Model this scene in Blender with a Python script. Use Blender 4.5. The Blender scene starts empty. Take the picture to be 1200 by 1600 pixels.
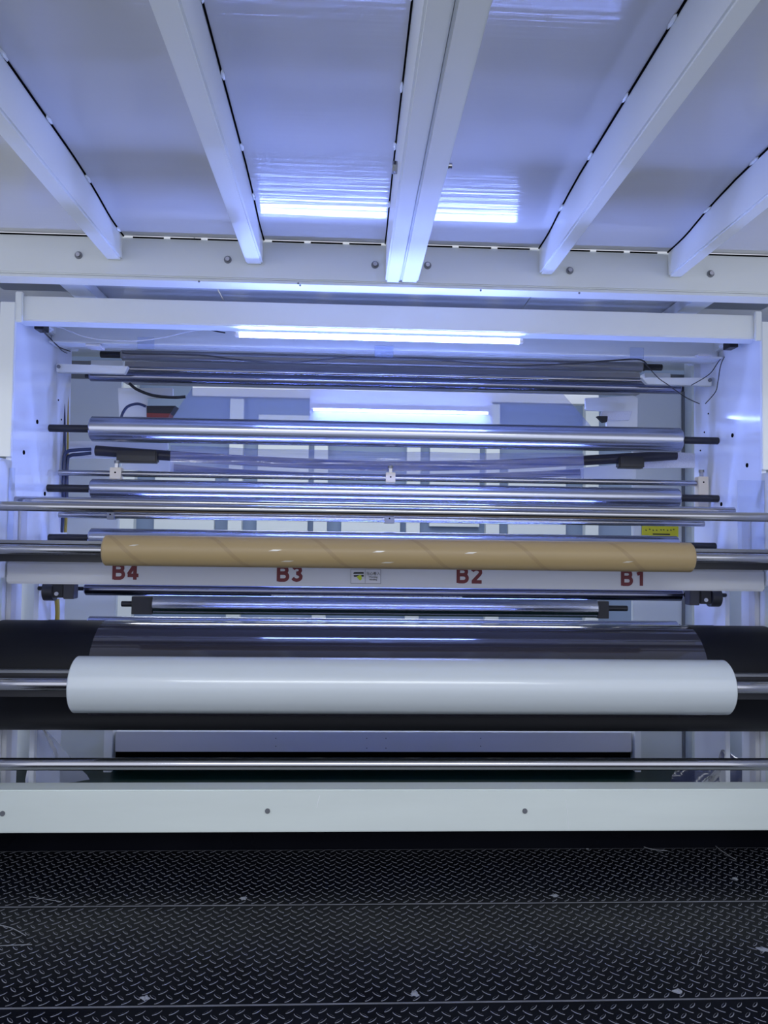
import bpy, bmesh, math, random
from mathutils import Vector, Matrix
random.seed(7)
# ---------------------------------------------------------------- camera
F = 1200.0
YAW, PIT, ROL = 0.0444, 0.0375, 0.0130
CZ = 1.12
sc = bpy.context.scene
C = sc.collection
fw = Vector((math.sin(YAW)*math.cos(PIT), math.cos(YAW)*math.cos(PIT), math.sin(PIT)))
r0 = Vector((math.cos(YAW), -math.sin(YAW), 0)); u0 = r0.cross(fw)
rt = r0*math.cos(ROL) + u0*math.sin(ROL)
up = -r0*math.sin(ROL) + u0*math.cos(ROL)
cam = bpy.data.cameras.new('camera'); co = bpy.data.objects.new('camera', cam); C.objects.link(co)
M = Matrix((( rt.x, up.x, -fw.x, 0), (rt.y, up.y, -fw.y, 0), (rt.z, up.z, -fw.z, CZ), (0, 0, 0, 1)))
co.matrix_world = M
cam.sensor_fit = 'HORIZONTAL'; cam.sensor_width = 36; cam.lens = 36*F/1200; cam.clip_start = .02
sc.camera = co
# ---------------------------------------------------------------- light and exposure
sc.view_settings.view_transform = 'Standard'; sc.view_settings.look = 'None'
sc.view_settings.exposure = 0.18; sc.view_settings.gamma = 1; sc.view_settings.use_curve_mapping = False
w = bpy.data.worlds.new('hall_ambience'); sc.world = w; w.use_nodes = True
w.node_tree.nodes['Background'].inputs[0].default_value = (.70, .74, .88, 1)
w.node_tree.nodes['Background'].inputs[1].default_value = 1.5
def area(loc, rot, sx, sy, power, col):
    l = bpy.data.lights.new('hall_light', 'AREA'); l.shape = 'RECTANGLE'; l.size = sx; l.size_y = sy
    l.energy = power; l.color = col
    o = bpy.data.objects.new('hall_light', l); o.location = loc; o.rotation_euler = rot; C.objects.link(o)
area((0.0, -2.2, 3.0), (math.radians(58), 0, 0), 3.6, .16, 30, (.93, .98, 1))
area((0.3, -4.6, 3.6), (math.radians(62), 0, 0), 5.0, .5, 35, (.93, .98, 1))
area((0.1, 7.0, 3.4), (0, 0, 0), 4.5, .6, 110, (.9, .95, 1))
LED_COL = (.23, .33, 1.0)
LED_POW = 84.0
# ---------------------------------------------------------------- materials
def mat(name, col, rough=.5, metal=0., coat=0., spec=.5, noise=0., nscale=(8, 8, 8), bump=0., bscale=(40, 40, 40), rvar=0., alpha=None, ior=None):
    m = bpy.data.materials.new(name); m.use_nodes = True
    nt = m.node_tree; b = nt.nodes['Principled BSDF']
    b.inputs['Base Color'].default_value = (*col, 1); b.inputs['Roughness'].default_value = rough
    b.inputs['Metallic'].default_value = metal; b.inputs['Coat Weight'].default_value = coat
    b.inputs['Coat Roughness'].default_value = .08
    b.inputs['Specular IOR Level'].default_value = spec
    tc = nt.nodes.new('ShaderNodeTexCoord')
    def ns(scale, detail=4):
        mp = nt.nodes.new('ShaderNodeMapping'); mp.inputs['Scale'].default_value = scale
        n = nt.nodes.new('ShaderNodeTexNoise'); n.inputs['Scale'].default_value = 1; n.inputs['Detail'].default_value = detail
        nt.links.new(tc.outputs['Object'], mp.inputs[0]); nt.links.new(mp.outputs[0], n.inputs[0]); return n
    if noise:
        n = ns(nscale); mx = nt.nodes.new('ShaderNodeMix'); mx.data_type = 'RGBA'
        mx.inputs[6].default_value = (*[c*(1-noise) for c in col], 1); mx.inputs[7].default_value = (*[min(1, c*(1+noise)) for c in col], 1)
        nt.links.new(n.outputs[0], mx.inputs[0]); nt.links.new(mx.outputs[2], b.inputs['Base Color'])
    if rvar:
        n = ns(nscale); mr = nt.nodes.new('ShaderNodeMapRange')
        mr.inputs[1].default_value = .3; mr.inputs[2].default_value = .7
        mr.inputs[3].default_value = max(.02, rough-rvar); mr.inputs[4].default_value = rough+rvar
        nt.links.new(n.outputs[0], mr.inputs[0]); nt.links.new(mr.outputs[0], b.inputs['Roughness'])
    if bump:
        n = ns(bscale); bp = nt.nodes.new('ShaderNodeBump'); bp.inputs['Strength'].default_value = 1; bp.inputs['Distance'].default_value = bump
        nt.links.new(n.outputs[0], bp.inputs['Height']); nt.links.new(bp.outputs[0], b.inputs['Normal'])
    return m
W = mat('white_paint', (.80, .83, .83), .34, noise=.035, nscale=(3, 3, 3), bump=.0002, bscale=(30, 30, 30))
WR = mat('rail_paint', (.66, .72, .68), .38, noise=.09, nscale=(1.5, 6, 12), bump=.0003, bscale=(8, 20, 30))
WC = mat('ceiling_sheet', (.60, .60, .60), .10, noise=.03, nscale=(1, 2, 2), bump=.0004, bscale=(1.2, 60, 1), rvar=.03, spec=.7)
WS = mat('side_sheet', (.76, .80, .88), .09, noise=.03, nscale=(2, 1, 4), bump=.0003, bscale=(3, 2, 3))
WB = mat('back_panel', (.68, .73, .74), .22, noise=.03, nscale=(2, 2, 2), bump=.0006, bscale=(.6, 1, 3))
WG = mat('grey_beam', (.56, .57, .61), .3, noise=.05, nscale=(2, 8, 14))
IV = mat('ivory_block', (.78, .70, .55), .4)
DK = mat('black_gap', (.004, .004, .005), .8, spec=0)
GY = mat('grey_metal', (.22, .23, .25), .4, metal=.6)
DG = mat('dark_grey_metal', (.06, .06, .07), .4, metal=.3)
BL = mat('black_plastic', (.012, .012, .016), .4)
RB = mat('drum_rubber', (.0045, .005, .008), .5, spec=.2, noise=.25, nscale=(3, 12, 12))
BR = mat('black_rubber', (.03, .028, .034), .35, noise=.3, nscale=(3, 40, 40))
AL = mat('anodised_roller', (.47, .49, .57), .22, metal=1, noise=.03, nscale=(1, 30, 30), rvar=.03)
DR = mat('dark_roller', (.24, .25, .33), .16, metal=1, noise=.05, nscale=(1, 30, 30))
CH = mat('chrome', (.42, .42, .44), .14, metal=1)
TN = mat('tan_roller', (.36, .35, .33), .25, metal=.6)
WF = mat('white_film', (.58, .63, .65), .24, coat=.6, noise=.03, nscale=(2, 30, 30), bump=.00025, bscale=(1.2, 14, 14))
FD = mat('film_on_drum', (.028, .027, .036), .1, coat=.6, spec=.8, bump=.0006, bscale=(1.6, 3, 3), noise=.2, nscale=(2, 2, 2))
TR = mat('tread_rubber', (.003, .0035, .006), .3, spec=.06, noise=.35, nscale=(3, 5, 3), rvar=.08)
TE = mat('tread_lug', (.004, .0045, .008), .25, spec=.15, noise=.3, nscale=(9, 9, 9))
TW = mat('tread_pale_edge', (.15, .155, .175), .4, noise=.5, nscale=(14, 14, 14))  # paler grey for lug flanks and plate edge strips
DU = mat('dust', (.20, .21, .23), .8)
GF = mat('green_floor', (.001, .016, .011), .4, spec=.15, noise=.2, nscale=(1, 1, 1))
BH = mat('blue_hose', (.015, .03, .10), .35)
YH = mat('yellow_tube', (.42, .31, .05), .35)
WW = mat('white_cable', (.75, .76, .8), .4)
RD = mat('dark_red_print', (.13, .003, .010), .5)
RX = mat('red_box', (.22, .03, .025), .4)
YL = mat('yellow_label', (.62, .58, .01), .4)
BP = mat('black_print', (.01, .01, .012), .6)
LG = mat('lime_print', (.50, .60, .01), .5)
LB = mat('label_white', (.62, .62, .68), .35)
HB = mat('hall_white', (.52, .57, .60), .5)
HG = mat('hall_grey', (.15, .21, .33), .5)
SP = mat('speckled_sheet', (.70, .71, .74), .3, noise=.25, nscale=(260, 260, 260))
TP = mat('tape_patch', (.62, .58, .50), .12, coat=1)
def emis(name, col, s):
    m = bpy.data.materials.new(name); m.use_nodes = True; nt = m.node_tree; nt.nodes.clear()
    e = nt.nodes.new('ShaderNodeEmission'); e.inputs[0].default_value = (*col, 1); e.inputs[1].default_value = s
    o = nt.nodes.new('ShaderNodeOutputMaterial'); nt.links.new(e.outputs[0], o.inputs[0]); return m
LED = emis('led_tube_light', LED_COL, LED_POW)
def film(name, col, refl, opac, rough=.08, bump=.002, bscale=(2, 2, 8)):
    m = bpy.data.materials.new(name); m.use_nodes = True; nt = m.node_tree; nt.nodes.clear()
    tr = nt.nodes.new('ShaderNodeBsdfTransparent'); tr.inputs[0].default_value = (.93, .95, 1, 1)
    gl = nt.nodes.new('ShaderNodeBsdfGlossy'); gl.inputs['Roughness'].default_value = rough
    df = nt.nodes.new('ShaderNodeBsdfDiffuse'); df.inputs[0].default_value = (*col, 1)
    lw = nt.nodes.new('ShaderNodeLayerWeight'); lw.inputs[0].default_value = refl
    a = nt.nodes.new('ShaderNodeMixShader'); b = nt.nodes.new('ShaderNodeMixShader'); a.inputs[0].default_value = opac
    nt.links.new(tr.outputs[0], a.inputs[1]); nt.links.new(df.outputs[0], a.inputs[2])
    nt.links.new(lw.outputs['Fresnel'], b.inputs[0]); nt.links.new(a.outputs[0], b.inputs[1]); nt.links.new(gl.outputs[0], b.inputs[2])
    tc = nt.nodes.new('ShaderNodeTexCoord'); mp = nt.nodes.new('ShaderNodeMapping'); mp.inputs['Scale'].default_value = bscale
    n = nt.nodes.new('ShaderNodeTexNoise'); n.inputs['Scale'].default_value = 1; bp = nt.nodes.new('ShaderNodeBump'); bp.inputs['Distance'].default_value = bump
    nt.links.new(tc.outputs['Object'], mp.inputs[0]); nt.links.new(mp.outputs[0], n.inputs[0]); nt.links.new(n.outputs[0], bp.inputs['Height'])
    nt.links.new(bp.outputs[0], gl.inputs['Normal'])
    o = nt.nodes.new('ShaderNodeOutputMaterial'); nt.links.new(b.outputs[0], o.inputs[0]); return m
CG = film('glossy_film', (.18, .23, .62), .4, .5, .1, .006, (.5, 2, 45))  # blue of the lamp light is mixed into this film colour
CF = film('blue_lit_film', (.34, .42, .85), .12, .40)  # clear film with the blue lamp light put into its colour
PB = film('plastic_sheet', (.5, .55, .75), .4, .5, .2, .01, (9, 9, 9))
PD = film('dark_plastic_sheet', (.06, .07, .14), .4, .85, .2, .01, (9, 9, 9))
AC = film('clear_guard', (.5, .6, .9), .25, .10, .05, 0)
# cardboard with spiral seams
CB = mat('cardboard', (.37, .27, .13), .42, noise=.08, nscale=(2, 20, 20), spec=.4)
def _spiral():
    nt = CB.node_tree; b = nt.nodes['Principled BSDF']; src = b.inputs['Base Color'].links[0].from_socket
    tc = nt.nodes.new('ShaderNodeTexCoord'); sp = nt.nodes.new('ShaderNodeSeparateXYZ'); nt.links.new(tc.outputs['Object'], sp.inputs[0])
    def mth(op, a, bb=None):
        n = nt.nodes.new('ShaderNodeMath'); n.operation = op
        for i, v in enumerate((a, bb)):
            if v is None: continue
            if isinstance(v, (int, float)): n.inputs[i].default_value = v
            else: nt.links.new(v, n.inputs[i])
        return n.outputs[0]
    th = mth('DIVIDE', mth('ARCTAN2', sp.outputs[1], sp.outputs[2]), 2*math.pi)
    fr = mth('FRACT', mth('ADD', mth('DIVIDE', sp.outputs[0], .35), th))
    m1 = mth('LESS_THAN', fr, .055)
    mx = nt.nodes.new('ShaderNodeMix'); mx.data_type = 'RGBA'; mx.inputs[7].default_value = (.20, .13, .07, 1)
    nt.links.new(mth('MULTIPLY', m1, .3), mx.inputs[0]); nt.links.new(src, mx.inputs[6]); nt.links.new(mx.outputs[2], b.inputs['Base Color'])
_spiral()
# ---------------------------------------------------------------- helpers
def at(px, py, Y):
    d = fw*1.0 + rt*((px-600)/F) + up*((800-py)/F); d = d*(Y/d.y)
    return Vector((d.x, Y, d.z+CZ))
def X_(px, py, Y): return at(px, py, Y).x
def Z_(px, py, Y): return at(px, py, Y).z
def link(name, bm, m, parent=None, loc=None, smooth=False):
    me = bpy.data.meshes.new(name)
    if smooth:
        for f in bm.faces: f.smooth = True
        for e in bm.edges:
            if len(e.link_faces) == 2 and e.calc_face_angle(0) > .7: e.smooth = False
    bm.normal_update(); bm.to_mesh(me); bm.free()
    for mm in (m if isinstance(m, (list, tuple)) else [m]): me.materials.append(mm)
    o = bpy.data.objects.new(name, me); C.objects.link(o)
    if loc is not None: o.location = loc
    if parent is not None: o.parent = parent
    return o
def tag(o, label=None, cat=None, group=None, kind=None):
    if label: o['label'] = label
    if cat: o['category'] = cat
    if group: o['group'] = group
    if kind: o['kind'] = kind
    return o
def root(name, loc, label, cat, group=None):
    o = bpy.data.objects.new(name, None); C.objects.link(o); o.location = loc; o.empty_display_size = .05
    return tag(o, label, cat, group)
def bx(bm, x0, x1, y0, y1, z0, z1, bev=0.):
    g = bmesh.ops.create_cube(bm, size=1)
    for v in g['verts']:
        v.co = Vector(((x0+x1)/2+v.co.x*(x1-x0), (y0+y1)/2+v.co.y*(y1-y0), (z0+z1)/2+v.co.z*(z1-z0)))
    if bev:
        es = list({e for v in g['verts'] for e in v.link_edges})
        bmesh.ops.bevel(bm, geom=es, offset=bev, segments=2, affect='EDGES')
    return bm
def box(name, x0, x1, y0, y1, z0, z1, m, parent=None, bev=.002):
    # mesh is stored about its own centre
    c = Vector(((x0+x1)/2, (y0+y1)/2, (z0+z1)/2))
    bm = bx(bmesh.new(), x0-c.x, x1-c.x, y0-c.y, y1-c.y, z0-c.z, z1-c.z, bev)
    off = parent.location if parent is not None and parent.parent is None else (Vector((0, 0, 0)) if parent is None else parent.location+parent.parent.location)
    return link(name, bm, m, parent, c-off, smooth=bev > 0)
def cyl_bm(x0, x1, r, seg=48, ch=0., bm=None, cy=0, cz=0, axis='X', ri=0.):
    bm = bm or bmesh.new()
    prof = [(x0, ri)] if ri else [(x0, 0)]
    if ch: prof += [(x0, r-ch), (x0+ch, r), (x1-ch, r), (x1, r-ch)]
    else: prof += [(x0, r), (x1, r)]
    prof += [(x1, ri)] if ri else [(x1, 0)]
    rings = []
    for (x, rr) in prof:
        if rr == 0: rings.append([bm.verts.new((x, 0, 0))])
        else: rings.append([bm.verts.new((x, rr*math.cos(2*math.pi*i/seg), rr*math.sin(2*math.pi*i/seg))) for i in range(seg)])
    new = [v for r_ in rings for v in r_]
    pairs = list(zip(rings, rings[1:])) + ([(rings[-1], rings[0])] if ri else [])
    for a, b in pairs:
        for i in range(seg):
            j = (i+1) % seg
            if len(a) == 1: bm.faces.new((a[0], b[j], b[i]))
            elif len(b) == 1: bm.faces.new((a[i], a[j], b[0]))
            else: bm.faces.new((a[i], a[j], b[j], b[i]))
    for v in new:
        if axis == 'Z': v.co = Vector((v.co.y, v.co.z, v.co.x))
        elif axis == 'Y': v.co = Vector((v.co.z, v.co.x, v.co.y))
        v.co += Vector((0, cy, cz)) if axis == 'X' else Vector((cy, 0, cz)) if axis == 'Y' else Vector((cy, cz, 0))
    bmesh.ops.recalc_face_normals(bm, faces=bm.faces[:])
    return bm
def cyl(name, x0, x1, Y, Z, r, m, parent=None, seg=48, ch=0., ri=0.):
    xc = (x0+x1)/2
    bm = cyl_bm(x0-xc, x1-xc, r, seg, ch, ri=ri)
    off = parent.location if parent is not None else Vector((0, 0, 0))
    return link(name, bm, m, parent, Vector((xc, Y, Z))-off, smooth=True)
def disc_bolt(name, p, r, depth, m, parent, seg=12, axis='Y'):
    bm = cyl_bm(-depth, 0, r, seg, axis=axis)
    off = parent.location + (parent.parent.location if parent.parent else Vector((0, 0, 0)))
    return link(name, bm, m, parent, p-off)
def tube(name, pts, r, m, parent=None, label=None, cat=None, group=None, seg=8):
    P = [Vector(p) for p in pts]; c = sum(P, Vector())/len(P)
    # Catmull-Rom resample
    Q = []
    for i in range(len(P)-1):
        a = P[max(i-1, 0)]; b = P[i]; d = P[i+1]; e = P[min(i+2, len(P)-1)]
        for k in range(6):
            t = k/6; Q.append(.5*((2*b)+(d-a)*t+(2*a-5*b+4*d-e)*t*t+(3*b-a-3*d+e)*t**3))
    Q.append(P[-1])
    bm = bmesh.new(); rings = []
    for i, q in enumerate(Q):
        t = (Q[min(i+1, len(Q)-1)]-Q[max(i-1, 0)]).normalized()
        n = t.cross(Vector((0, .3, 1))); n = n.normalized() if n.length > .01 else Vector((1, 0, 0)); b = t.cross(n)
        rings.append([bm.verts.new(q-c+r*(math.cos(2*math.pi*k/seg)*n+math.sin(2*math.pi*k/seg)*b)) for k in range(seg)])
    for a, b in zip(rings, rings[1:]):
        for k in range(seg): bm.faces.new((a[k], a[(k+1) % seg], b[(k+1) % seg], b[k]))
    bm.faces.new(rings[0]); bm.faces.new(rings[-1]); bmesh.ops.recalc_face_normals(bm, faces=bm.faces[:])
    off = parent.location if parent is not None else Vector((0, 0, 0))
    o = link(name, bm, m, parent, c-off, smooth=True)
    return tag(o, label, cat, group)
def prism(name, pts, y0, y1, m, parent=None, bev=0):   # pts = (x, z) outline
    cx = sum(p[0] for p in pts)/len(pts); cz = sum(p[1] for p in pts)/len(pts)
    bm = bmesh.new(); h = (y1-y0)/2
    a = [bm.verts.new((p[0]-cx, -h, p[1]-cz)) for p in pts]; b = [bm.verts.new((p[0]-cx, h, p[1]-cz)) for p in pts]
    n = len(pts); bm.faces.new(a); bm.faces.new(b[::-1])
    for i in range(n): bm.faces.new((a[i], b[i], b[(i+1) % n], a[(i+1) % n]))
    bmesh.ops.recalc_face_normals(bm, faces=bm.faces[:])
    if bev: bmesh.ops.bevel(bm, geom=bm.edges[:], offset=bev, segments=2, affect='EDGES')
    off = Vector((0, 0, 0))
    p_ = parent
    while p_ is not None: off = off + p_.location; p_ = p_.parent
    return link(name, bm, m, parent, Vector((cx, (y0+y1)/2, cz))-off)
def pxprism(name, pts, Y, th, m, parent=None, bev=0):
    return prism(name, [(X_(a, b, Y), Z_(a, b, Y)) for a, b in pts], Y, Y+th, m, parent, bev)
def text(name, body, x, y, z, size, m, parent, sx=1., align='LEFT', bold=0.):
    cu = bpy.data.curves.new(name, 'FONT'); cu.body = body; cu.size = size; cu.align_x = align; cu.extrude = .0004; cu.offset = bold
    t = bpy.data.objects.new(name, cu); C.objects.link(t)
    dg = bpy.context.evaluated_depsgraph_get(); dg.update()
    me = bpy.data.meshes.new_from_object(t.evaluated_get(dg)); bpy.data.objects.remove(t)
    me.name = name; me.transform(Matrix.Rotation(math.pi/2, 4, 'X') @ Matrix.Diagonal((sx, 1, 1, 1)))
    me.materials.clear(); me.materials.append(m)
    o = bpy.data.objects.new(name, me); C.objects.link(o); o.parent = parent
    off = Vector((0, 0, 0)); p_ = parent
    while p_ is not None: off = off + p_.location; p_ = p_.parent
    o.location = Vector((x, y, z))-off
    return o
XL, XR = X_(77, 670, 3.33), X_(1122, 688, 3.33)       # inner faces of the side frames
def SH(y):                                             # ceiling sheet height, bend added to mirror the lamp as a streak
    z, a = CZ+1.105, 2.815
    tab = ((2.80, 0), (2.72, .5), (2.66, 4), (2.60, 8.0), (2.50, 6.3), (2.45, 5.2), (2.40, 4), (2.3, 2.4), (2.1, 1.0), (1.8, .4), (.6, .2))
    for (ya, sa), (yb, sb) in zip(tab, tab[1:]):        # slope in degrees, integrated from the header towards the front
        if y >= ya: break
        e = max(y, yb); se = sa+(sb-sa)*(ya-e)/(ya-yb)
        z += (ya-e)*math.tan(math.radians((sa+se)/2))
    return z
ZP = CZ + 1.105                                        # ceiling sheet
# ---------------------------------------------------------------- the setting
HF = -.20
fl = box('floor', -6, 6.5, 3.0, 9.5, HF-.05, HF, GF, bev=0); tag(fl, kind='structure')
fl2 = box('floor', -6, 6.5, -7, .88, HF-.05, HF, mat('pale_floor', (.17, .19, .19), .4), bev=0); tag(fl2, kind='structure')
# far hall wall with columns and white cabinets
wb = box('wall_back', -6, 6.5, 9.2, 9.3, HF, 4.2, HG, bev=0); tag(wb, kind='structure')
for i, x in enumerate((-2.6, -1.35, -.35, .75, 1.7, 2.9)):
    box('trim', x-.08, x+.08, 9.08, 9.2, HF, 4.2, HB, wb)
for i, (x0, x1, z0, z1) in enumerate(((-2.3, -1.6, 1.2, 1.9), (-1.1, -.5, 1.0, 2.6), (-.1, .6, 1.1, 1.8), (.95, 1.55, 1.3, 2.4), (1.9, 2.6, 1.0, 2.1))):
    box('panel', x0, x1, 9.14, 9.2, z0, z1, HB, wb)
# ceiling
ceil = bpy.data.objects.new('ceiling', None); C.objects.link(ceil); tag(ceil, kind='structure')
YH0 = 2.82
bxs = [(-.91, -.86)]
seams = [-3.2, at(180, 412, YH0).x, at(398, 418, YH0).x, at(625, 442, YH0).x, at(853, 430, YH0).x, at(1052, 434, YH0).x, 3.6]
for a, b in zip(seams, seams[1:]):
    # thin sheet, drawn down towards the header so it mirrors the tube lamp
    bm = bmesh.new(); ny = 110; lo_, hi_ = [], []
    for j in range(ny+1):
        y = 2.812-2.112*(j/ny)**1.6; zz = SH(y)
        lo_.append((bm.verts.new((a+.002, y, zz)), bm.verts.new((b-.002, y, zz)))); hi_.append((bm.verts.new((a+.002, y, zz+.03)), bm.verts.new((b-.002, y, zz+.03))))
    for j in range(ny):
        for q_ in (lo_, hi_): bm.faces.new((q_[j][0], q_[j][1], q_[j+1][1], q_[j+1][0]))
        for e_ in (0, 1): bm.faces.new((lo_[j][e_], lo_[j+1][e_], hi_[j+1][e_], hi_[j][e_]))
    for j in (0, ny): bm.faces.new((lo_[j][0], lo_[j][1], hi_[j][1], hi_[j][0]))
    bmesh.ops.recalc_face_normals(bm, faces=bm.faces[:])
    link('ceiling_panel', bm, WC, ceil, None, True)
for a, b in ((-3.2, -.6), (-.6, .8), (.8, 3.6)):
    box('ceiling_panel', a+.002, b-.002, 2.88, 4.75, ZP, ZP+.04, WC, ceil, bev=.001)
hr = box('ceiling', -6, 6.5, 4.8, 9.3, 4.2, 4.3, HG, bev=0); tag(hr, kind='structure')
# roof beams
def roof_beam(px0, px1, pyb, label, tall=False, side=1):
    x0, x1 = X_(px0, pyb, YH0), X_(px1, pyb, YH0); zb = Z_((px0+px1)/2, pyb, YH0)
    r = root('roof_beam', ((x0+x1)/2, 1.75, zb), label, 'beam')
    box('beam_tube', x0, x1, .7, YH0-.001, zb, ZP+.056, W, r, bev=.006)
    xs = x1 if side > 0 else x0
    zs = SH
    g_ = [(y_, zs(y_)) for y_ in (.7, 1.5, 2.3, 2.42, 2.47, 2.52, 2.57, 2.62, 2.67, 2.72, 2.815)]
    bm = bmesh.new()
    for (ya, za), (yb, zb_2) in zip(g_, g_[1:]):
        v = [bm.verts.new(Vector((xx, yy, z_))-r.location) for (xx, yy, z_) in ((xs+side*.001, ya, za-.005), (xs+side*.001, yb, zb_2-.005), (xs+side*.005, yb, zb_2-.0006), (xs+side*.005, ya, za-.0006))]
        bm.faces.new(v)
    link('seam_gap', bm, DK, r)  # dark seam where the sheet meets the beam
    y = .95
    while y < 2.75:
        bm = bmesh.new(); bmesh.ops.create_icosphere(bm, subdivisions=1, radius=1)
        for v in bm.verts: v.co = Vector((v.co.x*.006, v.co.y*(.02+random.random()*.012), v.co.z*.006))
        link('weld_bead', bm, W, r, Vector((xs+side*.004, y, zs(y)-.004))-r.location, True)
        y += .27+random.random()*.08
    return r
roof_beam(167, 192, 407, 'white roof beam at far left, running up to the left frame edge')
roof_beam(385, 411, 414, 'white roof beam left of the double centre beam')
cl_ = roof_beam(602, 625, 442, 'left half of the double centre roof beam, with hex nut', side=-1)
cr_ = roof_beam(625.6, 653, 442, 'right half of the double centre roof beam, with bolt end')
roof_beam(842, 863, 430, 'white roof beam right of the double centre beam', side=-1)
roof_beam(1043, 1064, 434, 'white roof beam at far right near the side frame', side=-1)
zb_ = ZP-.055
bm = cyl_bm(-.014, 0, .017, 6); link('hex_nut', bm, CH, cl_, Vector((X_(602, 442, YH0), 2.12, zb_))-cl_.location)
bm = cyl_bm(0, .03, .008, 12); link('bolt_end', bm, CH, cr_, Vector((X_(653, 442, YH0), 2.10, zb_))-cr_.location)
# header
hz0, hz1 = Z_(600, 442, YH0), ZP-.003
hd = root('header_beam', (0, YH0, hz0), 'white header beam across the ceiling with six bolts', 'beam')
box('beam_tube', -3.2, 3.6, YH0, YH0+.075, hz0, hz1, W, hd, bev=.005)
box('lower_lip', -3.2, 3.6, YH0+.004, YH0+.085, hz0-.012, hz0-.001, W, hd, bev=.002)
for px, py in ((123, 399), (356, 406), (586, 414), (668, 415), (890, 423), (1110, 428)):
    p = at(px, py, YH0)
    wsh = disc_bolt('washer', p+Vector((0, 0, 0)), .014, .003, GY, hd, 16)
    disc_bolt('bolt', p+Vector((0, -.003, 0)), .008, .009, CH, wsh, 8)
for a, b, g in ((-3.1, seams[1]-.05, 4), (seams[1]+.05, seams[2]-.05, 3), (seams[2]+.05, seams[3]-.06, 3), (seams[3]+.06, seams[4]-.05, 3), (seams[4]+.05, seams[5]-.05, 3), (seams[5]+.05, 3.5, 4)):
    L = (b-a)/g
    for k in range(g):
        box('seam_gap', a+k*L+.012, a+(k+1)*L-.012, YH0-.003, YH0, hz1-.003, hz1+.002, DK, hd, bev=0)  # dark seam segments along the header top
for px, py in ((466, 443), (469, 446), (751, 454), (311, 440), (905, 458)):
    disc_bolt('lip_screw', at(px, py, YH0+.004), .004, .002, GY, hd, 8)
# side frames (upper sheet + lower sheet)
zU0 = 0.02
for side, X, s in (('left', XL, -1), ('right', XR, 1)):
    wl = bpy.data.objects.new('wall_'+side, None); C.objects.link(wl); tag(wl, kind='structure')
    zt = CZ+.86
    box('side_sheet', min(X, X+s*.02), max(X, X+s*.02), 2.97, 3.57, CZ-.16, zt, WS, wl)
    box('side_sheet', min(X, X+s*.02), max(X, X+s*.02), 3.27, 3.57, HF, CZ-.162, WS, wl)
    box('rear_light_block', min(X+s*.6, X+s*.62), max(X+s*.6, X+s*.62), 3.4, 4.5, HF, ZP-.06, WB, wl)  # unseen sheet added to block outside light from the interior
    box('front_flange', min(X-s*.006, X+s*.05), max(X-s*.006, X+s*.05), 2.95, 2.969, CZ+.30, zt+.03, W, wl)
    box('outer_post', min(X+s*.052, X+s*.16), max(X+s*.052, X+s*.16), 2.955, 3.05, HF, zt-.02, WR, wl)
    box('lower_sheet', min(X+s*.060, X+s*.08), max(X+s*.060, X+s*.08), 2.2, 3.25, .003, CZ-.16, WS, wl)
    box('lower_sheet', min(X-s*.012, X+s*.012), max(X-s*.012, X+s*.012), 2.2, 2.955, CZ-.155, CZ+.285, WS, wl)
    box('lower_post', min(X-s*.01, X-s*.001), max(X-s*.01, X-s*.001), 3.05, 3.11, CZ-.15, CZ+.12, WG, wl)
    box('lower_post', min(X+s*.04, X+s*.059), max(X+s*.04, X+s*.059), 3.10, 3.15, .003, CZ-.165, WG, wl)
    box('top_rail', min(X-s*.02, X+s*.05), max(X-s*.02, X+s*.05), 3.0, 3.6, zt, zt+.045, W, wl, bev=.004)
    box('corner_gusset', min(X-s*.06, X), max(X-s*.06, X), 3.08, 3.2, zt-.012, zt, W, wl, bev=.003)
    # dark top plate by the header with two bolts
    tp = box('top_plate', min(X-s*.05, X+s*.25), max(X-s*.05, X+s*.25), 2.92, 3.42, ZP-.022, ZP-.002, GY, wl)
    for k, xx in enumerate((-.015, -.12)):
        disc_bolt('dark_bolt', Vector((X-s*xx, 3.3, ZP-.022)), .022, -.03, BL, tp, 8, 'Z')
    box('slanted_tie', min(X-s*.16, X-s*.06), max(X-s*.16, X-s*.06), 2.915, 4.2, ZP-.05, ZP-.001, W, wl)
    for (yy, vz) in ((3.2, .47), (3.08, .33), (3.3, .18), (3.42, .60), (3.46, .52), (3.5, .44)):
        r_ = .009 if yy < 3.4 else .004
        bm = cyl_bm(-.0015, .0015, r_, 12)
        link('bolt_hole', bm, DK, wl, Vector((X-s*.001, yy, CZ+vz)), False)
    for (yy, vz, rr) in ((3.2, -.70, .016), (3.25, -.12, .012), (3.28, -.22, .006)):
        bm = cyl_bm(-.0015, .0015, rr, 12); link('bolt_hole', bm, DK, wl, Vector((X-s*.001, yy, CZ+vz)), False)
# ---------------------------------------------------------------- cross beams
def cross(name, ya, yb, Y, dep, label, m=W, x0=XL+.002, x1=XR-.002, cat='beam', bev=.004):
    """ya, yb: rows of the top and bottom edge at the photo's middle column"""
    z1, z0 = Z_(600, ya, Y), Z_(600, yb, Y)
    r = root(name, ((x0+x1)/2, Y, z0), label, cat)
    b = box('beam_tube', x0, x1, Y, Y+dep, z0, z1, m, r, bev=bev)
    return r, z0, z1
A, a0, a1 = cross('cross_beam', 477, 515, 2.97, .08, 'long white cross beam in front of the lamp, just below the header')
for X, s in ((XL, 1), (XR, -1)):
    box('end_plate', min(X+s*.003, X+s*.03), max(X+s*.003, X+s*.03), 2.955, 2.97, a0-.01, a1+.012, W, A, bev=.003)
B, b0_, b1_ = cross('lamp_beam', 503, 551, 3.32, .07, 'white channel beam carrying the blue-white tube lamp', m=W)
box('lower_lip', XL+.01, XR-.01, 3.27, 3.322, b0_-.002, b0_+.006, W, B)
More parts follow.
